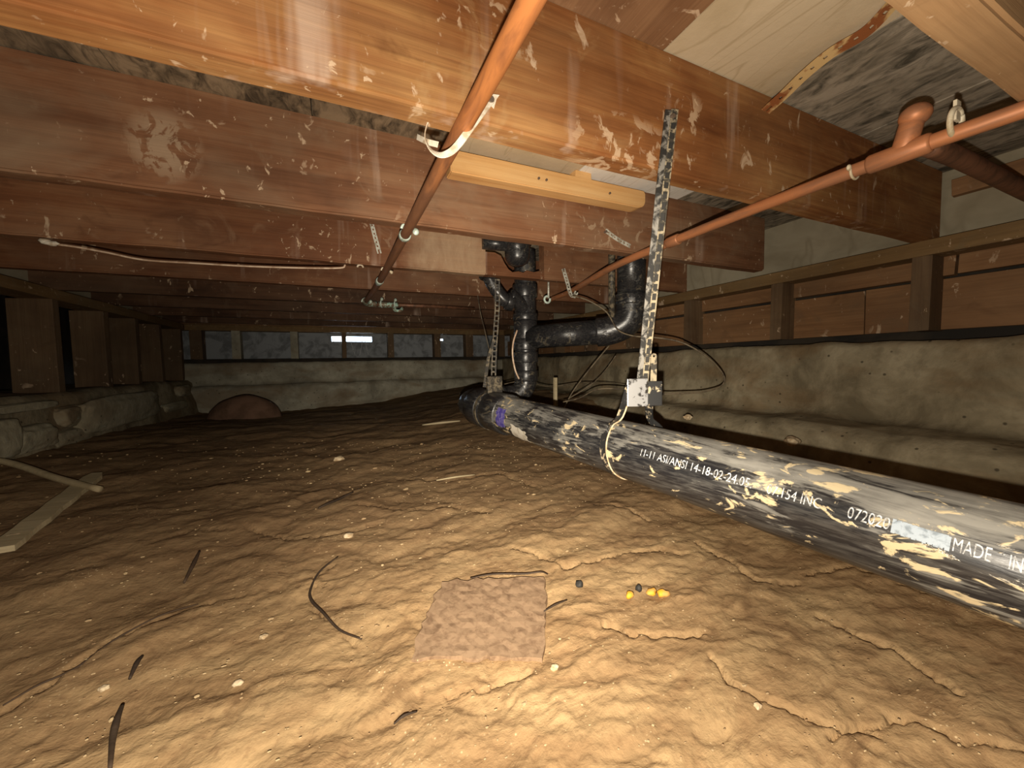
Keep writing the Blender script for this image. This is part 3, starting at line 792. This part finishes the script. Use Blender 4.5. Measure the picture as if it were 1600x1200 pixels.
def patch(t0, t1, a0, a1, mat, name, nt=6, na=6, lift=.0009, jag=0, seed=0):
    rnd = random.Random(seed); bm = bmesh.new(); g = []
    for i in range(nt + 1):
        row = []
        for j in range(na + 1):
            tt = t0 + (t1 - t0) * i / nt + (rnd.uniform(-jag, jag) if i in (0, nt) else 0)
            aa = a0 + (a1 - a0) * j / na + (rnd.uniform(-jag, jag) * 900 if j in (0, na) else 0)
            row.append(bm.verts.new(on_pipe(tt, aa, RM + lift)))
        g.append(row)
    for i in range(nt):
        for j in range(na): bm.faces.new((g[i][j], g[i + 1][j], g[i + 1][j + 1], g[i][j + 1]))
    return child(name, bm, mat, dr, True)
for k in range(11):
    a = .1225 - k * .0038
    patch(a, a - .0030 - (k % 3) * .0003, 12.8 + (k % 2) * .6 - k * .12, 27.4 - k * .2, M_smudge, 'smudged_print', 1, 5, .0008)
patch(.1215, .083, 13.6, 26.2, M_smudge, 'smudged_print', 4, 4, .0006)
patch(.985, .935, -24, 30, M_blue, 'violet_label', 5, 8, .0008, .004, 3)
patch(.90, .825, -48, -8, M_label, 'white_label', 5, 6, .0012, .006, 5)

# junction at the far end: sweep round to the stack
st_x, st_y = .695, 1.392
bendp = smooth_path([A + D * 1.19, A + D * 1.27, A + D * 1.27 + Vector((.03, .045, .004)), A + D * 1.27 + Vector((.1, .07, .008)), Vector((.60, 1.415, -.135))], 6)
child('elbow', tube(bmesh.new(), bendp, .052, 32), M_abs_clean, dr, True)

stk = thing('drain_stack', 'upright shiny black drain stack with couplings, standing behind the end of the big pipe', 'drain pipe', (st_x, st_y, 0))
child('pipe', tube(bmesh.new(), smooth_path([(.575, 1.41, -.137), (.62, 1.412, -.136), (.672, 1.4, -.12), (st_x, st_y, -.075), (st_x, st_y, .0), (st_x, st_y, .16), (st_x + .002, st_y, .33), (st_x + .002, st_y, .45)], 6), .0435, 28), M_abs_clean, stk, True)
for z0, z1, r_ in ((-.075, -.03, .049), (.0, .045, .050), (.05, .095, .048), (.095, .17, .0475), (.17, .20, .050), (.262, .315, .0505)):
    child('coupling', sleeve(bmesh.new(), (st_x, st_y, z0), (st_x, st_y, z1), .043, r_, 28, .004), M_abs_clean, stk, True)
child('side_branch', tube(bmesh.new(), smooth_path([(st_x, st_y - .01, .20), (st_x - .05, st_y - .03, .245), (st_x - .085, st_y - .04, .262)], 4), .027, 18), M_abs_clean, stk, True)

# small waste line with trap left of the stack
wl = thing('waste_trap', 'black waste trap bend coming down beside the stack into its side branch', 'drain pipe', (.56, 1.36, .30))
child('trap_bend', tube(bmesh.new(), smooth_path([(.525, 1.37, .37), (.535, 1.37, .325), (.56, 1.365, .28), (.59, 1.36, .245), (.622, 1.358, .235)], 5), .026, 18), M_abs_clean, wl, True)
child('hub', sleeve(bmesh.new(), (.528, 1.37, .318), (.534, 1.37, .348), .026, .036, 20), M_abs_clean, wl, True)
child('hub', sleeve(bmesh.new(), (.598, 1.36, .241), (.626, 1.358, .234), .026, .0335, 20), M_abs_clean, wl, True)

# trap in the joist hole
tr = thing('trap_bowl', 'round black trap bowl hanging in the hole of the cut joist', 'drain trap', (.605, 1.27, .4))
bmk = bmesh.new()
prof = [(.0, .352), (.02, .354), (.036, .364), (.044, .38), (.046, .40), (.046, .425), (.052, .427), (.052, .445), (.046, .447), (.046, .505)]
rings = []
for r_, z in prof:
    rings.append([bmk.verts.new((.607 + max(r_, .0005) * math.cos(2 * math.pi * k / 28), 1.272 + max(r_, .0005) * math.sin(2 * math.pi * k / 28), z)) for k in range(28)])
for a, b in zip(rings, rings[1:]):
    for k in range(28): bmk.faces.new((a[k], a[(k + 1) % 28], b[(k + 1) % 28], b[k]))
child('bowl', bmk, M_abs_clean, tr, True)
child('inlet', tube(bmesh.new(), [(.48, 1.29, .43), (.60, 1.28, .43)], .024, 18), M_abs_clean, tr, True)

# toilet riser and its run to the stack
rs = thing('drain_riser', 'thick black riser with a band and a bottom elbow, dropping between joists behind the strap', 'drain pipe', (.975, 1.1, .3))
RX, RY = .985, 1.1
child('pipe', tube(bmesh.new(), [(RX, RY, .225), (RX, RY, .5)], .0505, 30), M_abs_clean, rs, True)
child('band', sleeve(bmesh.new(), (RX, RY, .205), (RX, RY, .245), .05, .0575, 30), M_abs_clean, rs, True)
child('elbow', tube(bmesh.new(), smooth_path([(RX, RY, .222), (RX - .002, RY + .005, .17), (RX - .02, RY + .022, .135), (RX - .06, RY + .058, .115), (RX - .09, RY + .085, .111)], 6), .0545, 30), M_abs_clean, rs, True)
child('run', tube(bmesh.new(), [(RX - .08, RY + .078, .112), (st_x + .01, st_y - .012, .103)], .047, 28), M_abs_clean, rs, True)
child('side_pipe', tube(bmesh.new(), [(RX - .073, RY + .02, .16), (RX - .073, RY + .02, .5)], .012, 14), M_strapdark, rs, True)

# ------------------------------------------------------------------ black perforated hanger straps
s1 = thing('hanger_strap', 'long mud-caked black slotted strap from the nearest joist down to the grey clip', 'hanger strap', (.53, .55, .1))
top = ony(1049, 172, .484); bot = ony(1001, 618, .568)
cv = Vector(CAM[:, 0])
mid = ony(1034, 302, .4845)
sl = [top.lerp(mid, k / 5) for k in range(5)] + [mid.lerp(bot, k / 9) for k in range(10)]
rail_pts = [p - cv * .0052 for p in sl]
child('rail', ribbon(bmesh.new(), rail_pts, [cv] * 15, .0105, .0022), M_strapface, s1)
child('channel_back', ribbon(bmesh.new(), [p + cv * .0052 + Vector((0, .0022, 0)) for p in sl], [cv] * 15, .0105, .0008), M_dark, s1)
child('slotted_rail', perforated(bmesh.new(), [p + cv * .0052 + view * .001 for p in sl], [cv] * 15, .0115, .0024, .0165, (.0118, .0076)), M_strapmud, s1)
child('nail', tube(bmesh.new(), [top + Vector((0, -.006, -.012)), top + Vector((0, .008, -.012))], .004, 8), M_nail, s1)
# clip, tongue, loop arms
cc = ony(1000, 612, .562)
up = Vector((0, 0, 1)); inn = -view
cl = thing('strap_clip', 'scuffed grey clip gripping the muddy strap just above the big pipe', 'clip', tuple(cc))
def plate(u0, v0, u1, v1, y, th, mat, name, par, bev=.0015):
    c0, c1 = ony(u0, v0, y), ony(u1, v1, y); m = (c0 + c1) / 2
    w = abs((c1 - c0).dot(cv)); h = abs((c1 - c0).z)
    bm = bmesh.new(); bx(bm, -w / 2, w / 2, -th / 2, th / 2, -h / 2, h / 2, 0, bev)
    rot = Matrix((( cv.x, -cv.y, 0), (cv.y, cv.x, 0), (0, 0, 1)))
    bmesh.ops.transform(bm, matrix=Matrix.Translation(m) @ rot.to_4x4(), verts=bm.verts)
    return child(name, bm, mat, par)
plate(982, 592, 1009, 634, .556, .006, M_clip, 'clip_face', cl)
plate(1007, 596, 1031, 633, .560, .007, M_strap, 'clip_side', cl)
# tongue with a rounded end and a hole
bmk = bmesh.new()
c0 = ony(1022, 552, .566); c1 = ony(1021, 604, .560)
rad = .0058; nn = 18; hole = .0022
outer, inner = [], []
ux = cv.normalized(); uz = (c0 - c1).normalized()
cen = c0 - uz * rad
for k in range(nn):
    a = 2 * math.pi * k / nn
    dvec = ux * math.cos(a) + uz * math.sin(a)
    inner.append(bmk.verts.new(cen + dvec * hole))
    if math.sin(a) >= -1e-6: outer.append(bmk.verts.new(cen + dvec * rad))
    else:
        tdown = max(0, -math.sin(a)); outer.append(bmk.verts.new(cen + ux * (rad * math.copysign(min(1, abs(math.cos(a)) * 1.6), math.cos(a))) - uz * (c0 - c1).length * .9 * min(1, tdown * 1.6)))
fs = [bmk.faces.new((outer[k], outer[(k + 1) % nn], inner[(k + 1) % nn], inner[k])) for k in range(nn)]
r_ = bmesh.ops.extrude_face_region(bmk, geom=fs)
bmesh.ops.translate(bmk, verts=[e for e in r_['geom'] if isinstance(e, bmesh.types.BMVert)], vec=inn * .003)
child('tongue', bmk, M_strapmud, cl)
lo = lump('mud_blob', ony(1030, 615, .556), (.005, .004, .011), M_pebble, cl, 5, 2, .25)
# the loop arm: from the clip round the front of the pipe and back up behind it
arm = [ony(984, 602, .562), ony(968, 650, .575)] + [on_pipe(.545, 55, RM + .006), on_pipe(.542, 22, RM + .0016), on_pipe(.535, -10, RM + .0016), on_pipe(.53, -45, RM + .0016), on_pipe(.525, -90, RM + .0016), on_pipe(.51, -140, RM + .0016), on_pipe(.5, 180, RM + .0016), on_pipe(.485, 140, RM + .004), ony(1016, 655, .585), ony(1014, 630, .567)]
sp = smooth_path(arm, 5); ups = []
for k, q in enumerate(sp): 
    s = k / (len(sp) - 1)
    ups.append(D if s > .22 else (D * (.3 + s * 3) + cv * .9))
child('loop', ribbon(bmesh.new(), sp, ups, .0165, .0022), M_strap, s1)
child('mud_rim', tube(bmesh.new(), [p + (-D) * .0085 for p in sp[3:30]], .0017, 6), M_pebble, s1, True)

s2 = thing('hanger_strap', 'narrow dusty strap with a V foot at the far end of the big pipe', 'hanger strap', (.51, 1.26, .1))
T2 = [ony(777, 436, 1.25), ony(777, 480, 1.25), ony(773, 540, 1.24), ony(771, 590, 1.23)]
child('strap', perforated(bmesh.new(), smooth_path(T2, 8), [cv] * 25, .018, .002, .018, (.012, .009)), M_strapdark, s2)
T2b = [ony(772, 530, 1.25), ony(763, 560, 1.24), ony(757, 605, 1.22)]
child('strap', ribbon(bmesh.new(), T2b, [cv] * 3, .011, .002), M_strapdark, s2)
child('clip', plate.__call__(757, 590, 786, 614, 1.17, .012, M_strapdark, 'clip', s2).data if False else box(*( (lambda a, b: (min(a.x, b.x), max(a.x, b.x), 1.16, 1.172, min(a.z, b.z), max(a.z, b.z)))(ony(760, 588, 1.17), ony(784, 616, 1.17))), .001, .002), M_strapdark, s2)
lp = [on_pipe(1.115, a, RM + .009) for a in range(-120, 121, 15)]
child('loop', ribbon(bmesh.new(), lp, [D] * len(lp), .016, .002), M_strapdark, s2)

# rusty strap hanging from the subfloor, top right
rp = [onz(1415, -20, ZC - .002), onz(1388, 14, ZC - .004), onz(1350, 52, ZC - .012), onz(1300, 82, ZC - .02), onz(1258, 116, ZC - .028), onz(1225, 148, ZC - .036), onz(1196, 174, ZC - .045)]
sp = smooth_path(rp, 5)
rst = thing('hanger_strap', 'rusty perforated metal strap curling down from the cream subfloor, free end over the joist', 'hanger strap', tuple(rp[3]))
child('strap', perforated(bmesh.new(), sp, [(sp[min(k + 1, len(sp) - 1)] - sp[max(k - 1, 0)]).cross(Vector((-.2, -.3, -1))) for k in range(len(sp))], .021, .0016, .019, (.0055, .0052)), M_rust, rst)

# small galvanised straps
def small_strap(label, pts, w, ups, mat=M_galv):
    t = thing('hanger_strap', label, 'hanger strap', tuple(pts[0]))
    sp = smooth_path(pts, 6)
    child('strap', perforated(bmesh.new(), sp, [ups] * len(sp), w, .0014, .013, (.0055, w * .36)), mat, t)
    child('nail', tube(bmesh.new(), [pts[0] + Vector((0, -.005, -.004)), pts[0] + Vector((0, .006, -.004))], .0035, 8), M_nail, t)
    return t
small_strap('small galvanised strap slanting off the second joist towards the copper pipe', [ony(946, 360, .892), ony(965, 374, .892), ony(990, 388, .9), ony(1006, 402, .93)], .012, (.35, 0, .9))
small_strap('small galvanised strap with a curled tip at the copper pipe, right of the drain stack', [ony(880, 420, 1.296), ony(886, 440, 1.292), ony(891, 458, 1.285), ony(896, 464, 1.275), ony(901, 456, 1.27)], .017, (1, 0, 0))
small_strap('short grey strap hanging on the third joist left of the copper pipe', [ony(580, 347, 1.298), ony(586, 370, 1.298), ony(593, 396, 1.298)], .013, (1, 0, 0))
t = thing('pipe_hook', 'green corroded hook hanging right of the drain stack', 'pipe hook', tuple(ony(857, 465, 1.35)), 'pipe hooks')
child('stem', tube(bmesh.new(), [ony(857, 430, 1.36), ony(857, 466, 1.35)], .004, 8), M_galv, t, True)
child('hook', ring(ony(855, 468, 1.35), (0, 1, 0), .013, .0045, 20, 330, 22), M_hook, t, True)

# ------------------------------------------------------------------ wires
w1 = thing('wire', 'ivory wire sagging below the third joist from a knot at the left', 'wire', tuple(ony(300, 410, 1.3)))
wp = [ony(u, v, 1.31) for u, v in ((62, 376), (84, 381), (120, 386), (169, 395), (225, 406), (300, 411), (412, 417), (525, 419), (540, 414))]
child('strand', tube(bmesh.new(), smooth_path(wp, 8), .0026, 8), M_wire, w1, True)
for k, (u, v) in enumerate(((70, 377), (80, 380))):
    child('knot', lump('knot', tuple(ony(u, v, 1.305)), (.014, .006, .006), M_tape, None, 8 + k, 2, .25).data, None, w1)
for o_ in [x for x in list(C.objects) if x.name.startswith('knot') and x.parent is None]: bpy.data.objects.remove(o_)
for u, v, lab in ((540, 412, 'pale wire staple holding the end of the ivory wire'), (563, 418, 'pale wire staple between the ivory wire and the copper pipe')):
    st = tag(obj('wire_staple', ring(ony(u, v, 1.315), (0, -1, 0), .0085, .0028, 0, 180, 24, side=(1, 0, 0)), M_tape, None, True), lab, 'staple', 'wire staples')

def cable(label, pix, y, r, mat=M_cable, cat='cable'):
    pts = [ony(u, v, y + dy) for u, v, dy in pix]
    return tag(obj('cable', tube(bmesh.new(), smooth_path(pts, 6), r, 8), mat, None, True), label, cat)
cable('thin brown cable making a wide loop right of the clip and trailing left', [(895, 462, .1), (920, 470, .05), (948, 488, .0), (965, 515, -.03), (990, 525, -.08), (1020, 527, -.12), (1065, 535, -.18), (1105, 558, -.22), (1130, 585, -.23), (1128, 602, -.23), (1100, 612, -.21), (1060, 615, -.17), (1030, 615, -.13), (980, 609, -.06), (935, 608, .02), (905, 622, .1), (880, 628, .15)], 1.08, .0026)
cable('dark cable hanging from the black elbow down to the dirt', [(952, 540, 0), (935, 560, .02), (915, 585, .05), (895, 612, .1), (880, 640, .1)], 1.2, .0026)
cable('second dark cable slanting beside the first, left of the clip', [(962, 556, 0), (945, 580, .05), (925, 600, .1), (890, 622, .15)], 1.25, .0022)
cable('low dark cable running left to right behind the big pipe', [(780, 602, .2), (815, 596, .2), (860, 604, .25), (905, 598, .2), (950, 597, .2), (1000, 602, .2)], 1.45, .0026)
cable('beige wire bowing beside the shiny stack', [(808, 516, 0), (802, 535, 0), (801, 556, 0), (805, 578, 0), (811, 592, 0)], 1.33, .0034, M_wire, 'wire')
cable('fine wire hanging left of the far strap', [(744, 446, 0), (751, 490, 0), (757, 515, 0), (764, 545, 0)], 1.712, .002)

# ------------------------------------------------------------------ things on the dirt
def drop(u, v): return ground(u, v)
a, b = ground(-40, 729, .03), ground(157, 778, .022)
a = a + (b - a) * .02
sk = tag(obj('stick', tube(bmesh.new(), smooth_path([a, a.lerp(b, .3) + Vector((.004, .006, .004)), a.lerp(b, .7) + Vector((-.004, .004, 0)), b], 6), [.0088] * 16 + [.0078] * 3, 8), M_stick, None, True), 'thin pale stick lying across the wider lath by the left wall', 'stick')
def ground_hit(u, v, dz): 
    p = ground(u, v); return onz(u, v, p.z + dz)
a, b = ground_hit(-2, 860, .010), ground_hit(152, 741, .008)
bm = bmesh.new()
dd = (b - a).normalized(); sd = dd.cross(Vector((0, 0, 1))).normalized()
n_ = 14; rows = []
for k in range(n_ + 1):
    q = a.lerp(b, k / n_); w = .019 + .0015 * math.sin(k * 1.9) - (.010 if k == n_ else 0)
    rows.append([bm.verts.new(q + sd * s * w + Vector((0, 0, h))) for s, h in ((-1, -.006), (1, -.006), (1, .005), (-1, .006))])
for r0, r1_ in zip(rows, rows[1:]):
    for k in range(4): bm.faces.new((r0[k], r0[(k + 1) % 4], r1_[(k + 1) % 4], r1_[k]))
bm.faces.new(rows[0]); bm.faces.new(rows[-1][::-1])
tag(obj('lath', bm, M_stick), 'pale flat wood lath on the dirt under the thin stick', 'lath')

mc = ground(382, 655)
mound = lump('clay_lump', (mc.x - .02, mc.y + .12, mc.z - .02), (.2, .1, .155), M_clay, None, 77, 4, .05)
tag(mound, 'rounded reddish clay lump half buried near the back wall', 'clay lump')

# square scrap of fibre board pressed into the clay
pp = [ground(u, v) for u, v in ((692, 918), (853, 912), (850, 1030), (640, 1034))]
bm = bmesh.new(); N = 16; rnd = random.Random(4); g = []
for i in range(N + 1):
    row = []
    for j in range(N + 1):
        q = pp[0].lerp(pp[1], j / N).lerp(pp[3].lerp(pp[2], j / N), i / N)
        ex = .004 if (i in (0, N) or j in (0, N)) else 0
        row.append(bm.verts.new(q + Vector((rnd.uniform(-ex, ex), rnd.uniform(-ex, ex), .012 - .008 * (i / N) + rnd.uniform(-.0008, .0008)))))
    g.append(row)
for i in range(N):
    for j in range(N): bm.faces.new((g[i][j], g[i + 1][j], g[i + 1][j + 1], g[i][j + 1]))
r_ = bmesh.ops.extrude_face_region(bm, geom=list(bm.faces))
bmesh.ops.translate(bm, verts=[e for e in r_['geom'] if isinstance(e, bmesh.types.BMVert)], vec=(0, 0, -.03))
tag(obj('board_scrap', bm, M_scrap), 'square scrap of rough brown board pressed into the clay', 'board scrap')

def twig(label, pix, r=.0016, up=.006, mat=M_bark, name='twig', cat='twig'):
    pts = [ground(u, v) + Vector((0, 0, up + .002 * math.sin(k * 2.1))) for k, (u, v) in enumerate(pix)]
    sp = smooth_path(pts, 5); n = len(sp)
    return tag(obj(name, tube(bmesh.new(), sp, [r * (1 - .5 * abs(2 * k / n - .9)) for k in range(n)], 7), mat, None, True), label, cat)
twig('dark bent twig along the top edge of the board scrap', [(735, 918), (770, 913), (820, 909), (845, 908), (856, 914)], .0015, .0155)
twig('short dark twig right of the board scrap', [(850, 966), (868, 957), (886, 946)], .0014, .010)
twig('dark twig piece on the dirt below the pale sliver', [(498, 802), (512, 796), (530, 786), (552, 776)], .0034, .012)
twig('small dark twig near the bottom edge', [(616, 1145), (632, 1134), (652, 1122)], .0014, .009)
twig('thin curved root arcing left of the board scrap', [(528, 872), (500, 897), (486, 920), (486, 940), (505, 962), (530, 985), (565, 1002)], .0022, .003)
twig('dark root end surfacing at the lower left', [(312, 866), (304, 885), (288, 914)], .0036, .006)
twig('short dark root tip between the two longer ones', [(223, 1032), (214, 1046), (203, 1066)], .0028, .006)
twig('dark root running off the bottom edge at the left', [(192, 1110), (184, 1135), (177, 1160), (173, 1210)], .0034, .006)
twig('thin dark root line along the clay lip at the left', [(5, 1108), (60, 1078), (120, 1046), (180, 1004), (250, 968), (310, 946)], .0014, .004)
twig('pale sliver of wood left of the big pipe end', [(660, 668), (690, 665), (719, 661)], .006, .012, M_stick, 'wood_sliver', 'sliver')
twig('pale straw on the dirt below the big pipe', [(682, 756), (710, 752), (742, 746)], .0028, .010, M_stick, 'wood_sliver', 'sliver')
stake = tag(obj('wood_stake', tube(bmesh.new(), [ony(868, 640, 1.62), ony(868, 590, 1.62)], .011, 6), M_stick), 'small pale stake standing behind the big pipe', 'stake')

for k, (u, v, s, lab) in enumerate(((984, 936, .006, 'small yellow paint chip, leftmost of three'), (1018, 931, .0075, 'yellow paint chip in the middle of three'), (1036, 933, .0095, 'largest yellow paint chip, rightmost of three'))):
    q = ground(u, v)
    tag(lump('paint_chip', (q.x, q.y, q.z + .006), (s, s * .75, .0055), M_chip, None, 50 + k, 2, .25), lab, 'paint chip', 'yellow paint chips')
for k, (u, v, s, lab) in enumerate(((905, 919, .0055, 'black pebble right of the board scrap'), (998, 925, .005, 'black pebble beside the yellow chips'))):
    q = ground(u, v)
    tag(lump('pebble', (q.x, q.y, q.z + .006), (s, s, s), M_dark, None, 60 + k, 2, .25), lab, 'pebble')
for k, (u, v, s, lab) in enumerate(((866, 1046, .006, 'pale angular stone below the board scrap'), (1184, 1106, .0055, 'yellowish round pebble at lower right'), (162, 1078, .006, 'pale flat pebble at lower left near the dark root'), (412, 997, .006, 'cream pebble pair left of the curved root'),
                                    (20, 848, .022, 'pale chunk of rubble at the left edge below the lath'), (372, 1070, .006, 'cream chip on the clay between the roots'), (1238, 690, .03, 'pale rock showing just over the big pipe'), (1075, 655, .02, 'white chip on the dirt behind the strap'), (545, 840, .012, 'tan clod near the middle of the dirt'),
                                    (530, 720, .02, 'clay clod in the mid distance left of centre'))):
    q = ground(u, v)
    if u == 1238: q = onx(u, v, 1.2); q.z -= .01
    if u == 1075: q = onz(u, v, -.205)
    s *= .75
    tag(lump('stone', (q.x, q.y, q.z + s * .45), (s, s * .8, s * .6), M_pebble, None, 80 + k, 3, .22, .15), lab, 'stone')

# crumbs and grit too many to count
bm = bmesh.new(); rnd = random.Random(11)
base = bmesh.new(); bmesh.ops.create_icosphere(base, subdivisions=1, radius=1)
bv = [v.co.copy() for v in base.verts]; bf = [[v.index for v in f.verts] for f in base.faces]; base.free()
V, Fc = [], []
for k in range(1500):
    if k < 800: u, v = rnd.uniform(0, 1560), rnd.uniform(700, 1195)
    else: u, v = rnd.gauss(760, 260), 690 + abs(rnd.gauss(0, 80))
    q = ground(u, v)
    if q.y > 3.2 or q.x > 1.2 or q.x < -.95: continue
    s = rnd.uniform(.0005, .0014) * (1 + 1.3 * max(0, q.y - .4)) * (2.0 if rnd.random() < .06 else 1)
    n0_ = len(V); sx, sy, sz = rnd.uniform(.6, 1.9), rnd.uniform(.5, 1.2), rnd.uniform(.35, .7)
    for c_ in bv: V.append((q.x + c_.x * s * sx, q.y + c_.y * s * sy, q.z + .004 + c_.z * s * sz))
    Fc += [[n0_ + i for i in f] for f in bf]
me = bpy.data.meshes.new('grit'); me.from_pydata(V, [], Fc); me.update()
gr = obj('grit', me, M_grit, None, False); gr['kind'] = 'stuff'; gr['label'] = 'pale grit and crumbs scattered over the clay'; gr['category'] = 'grit'
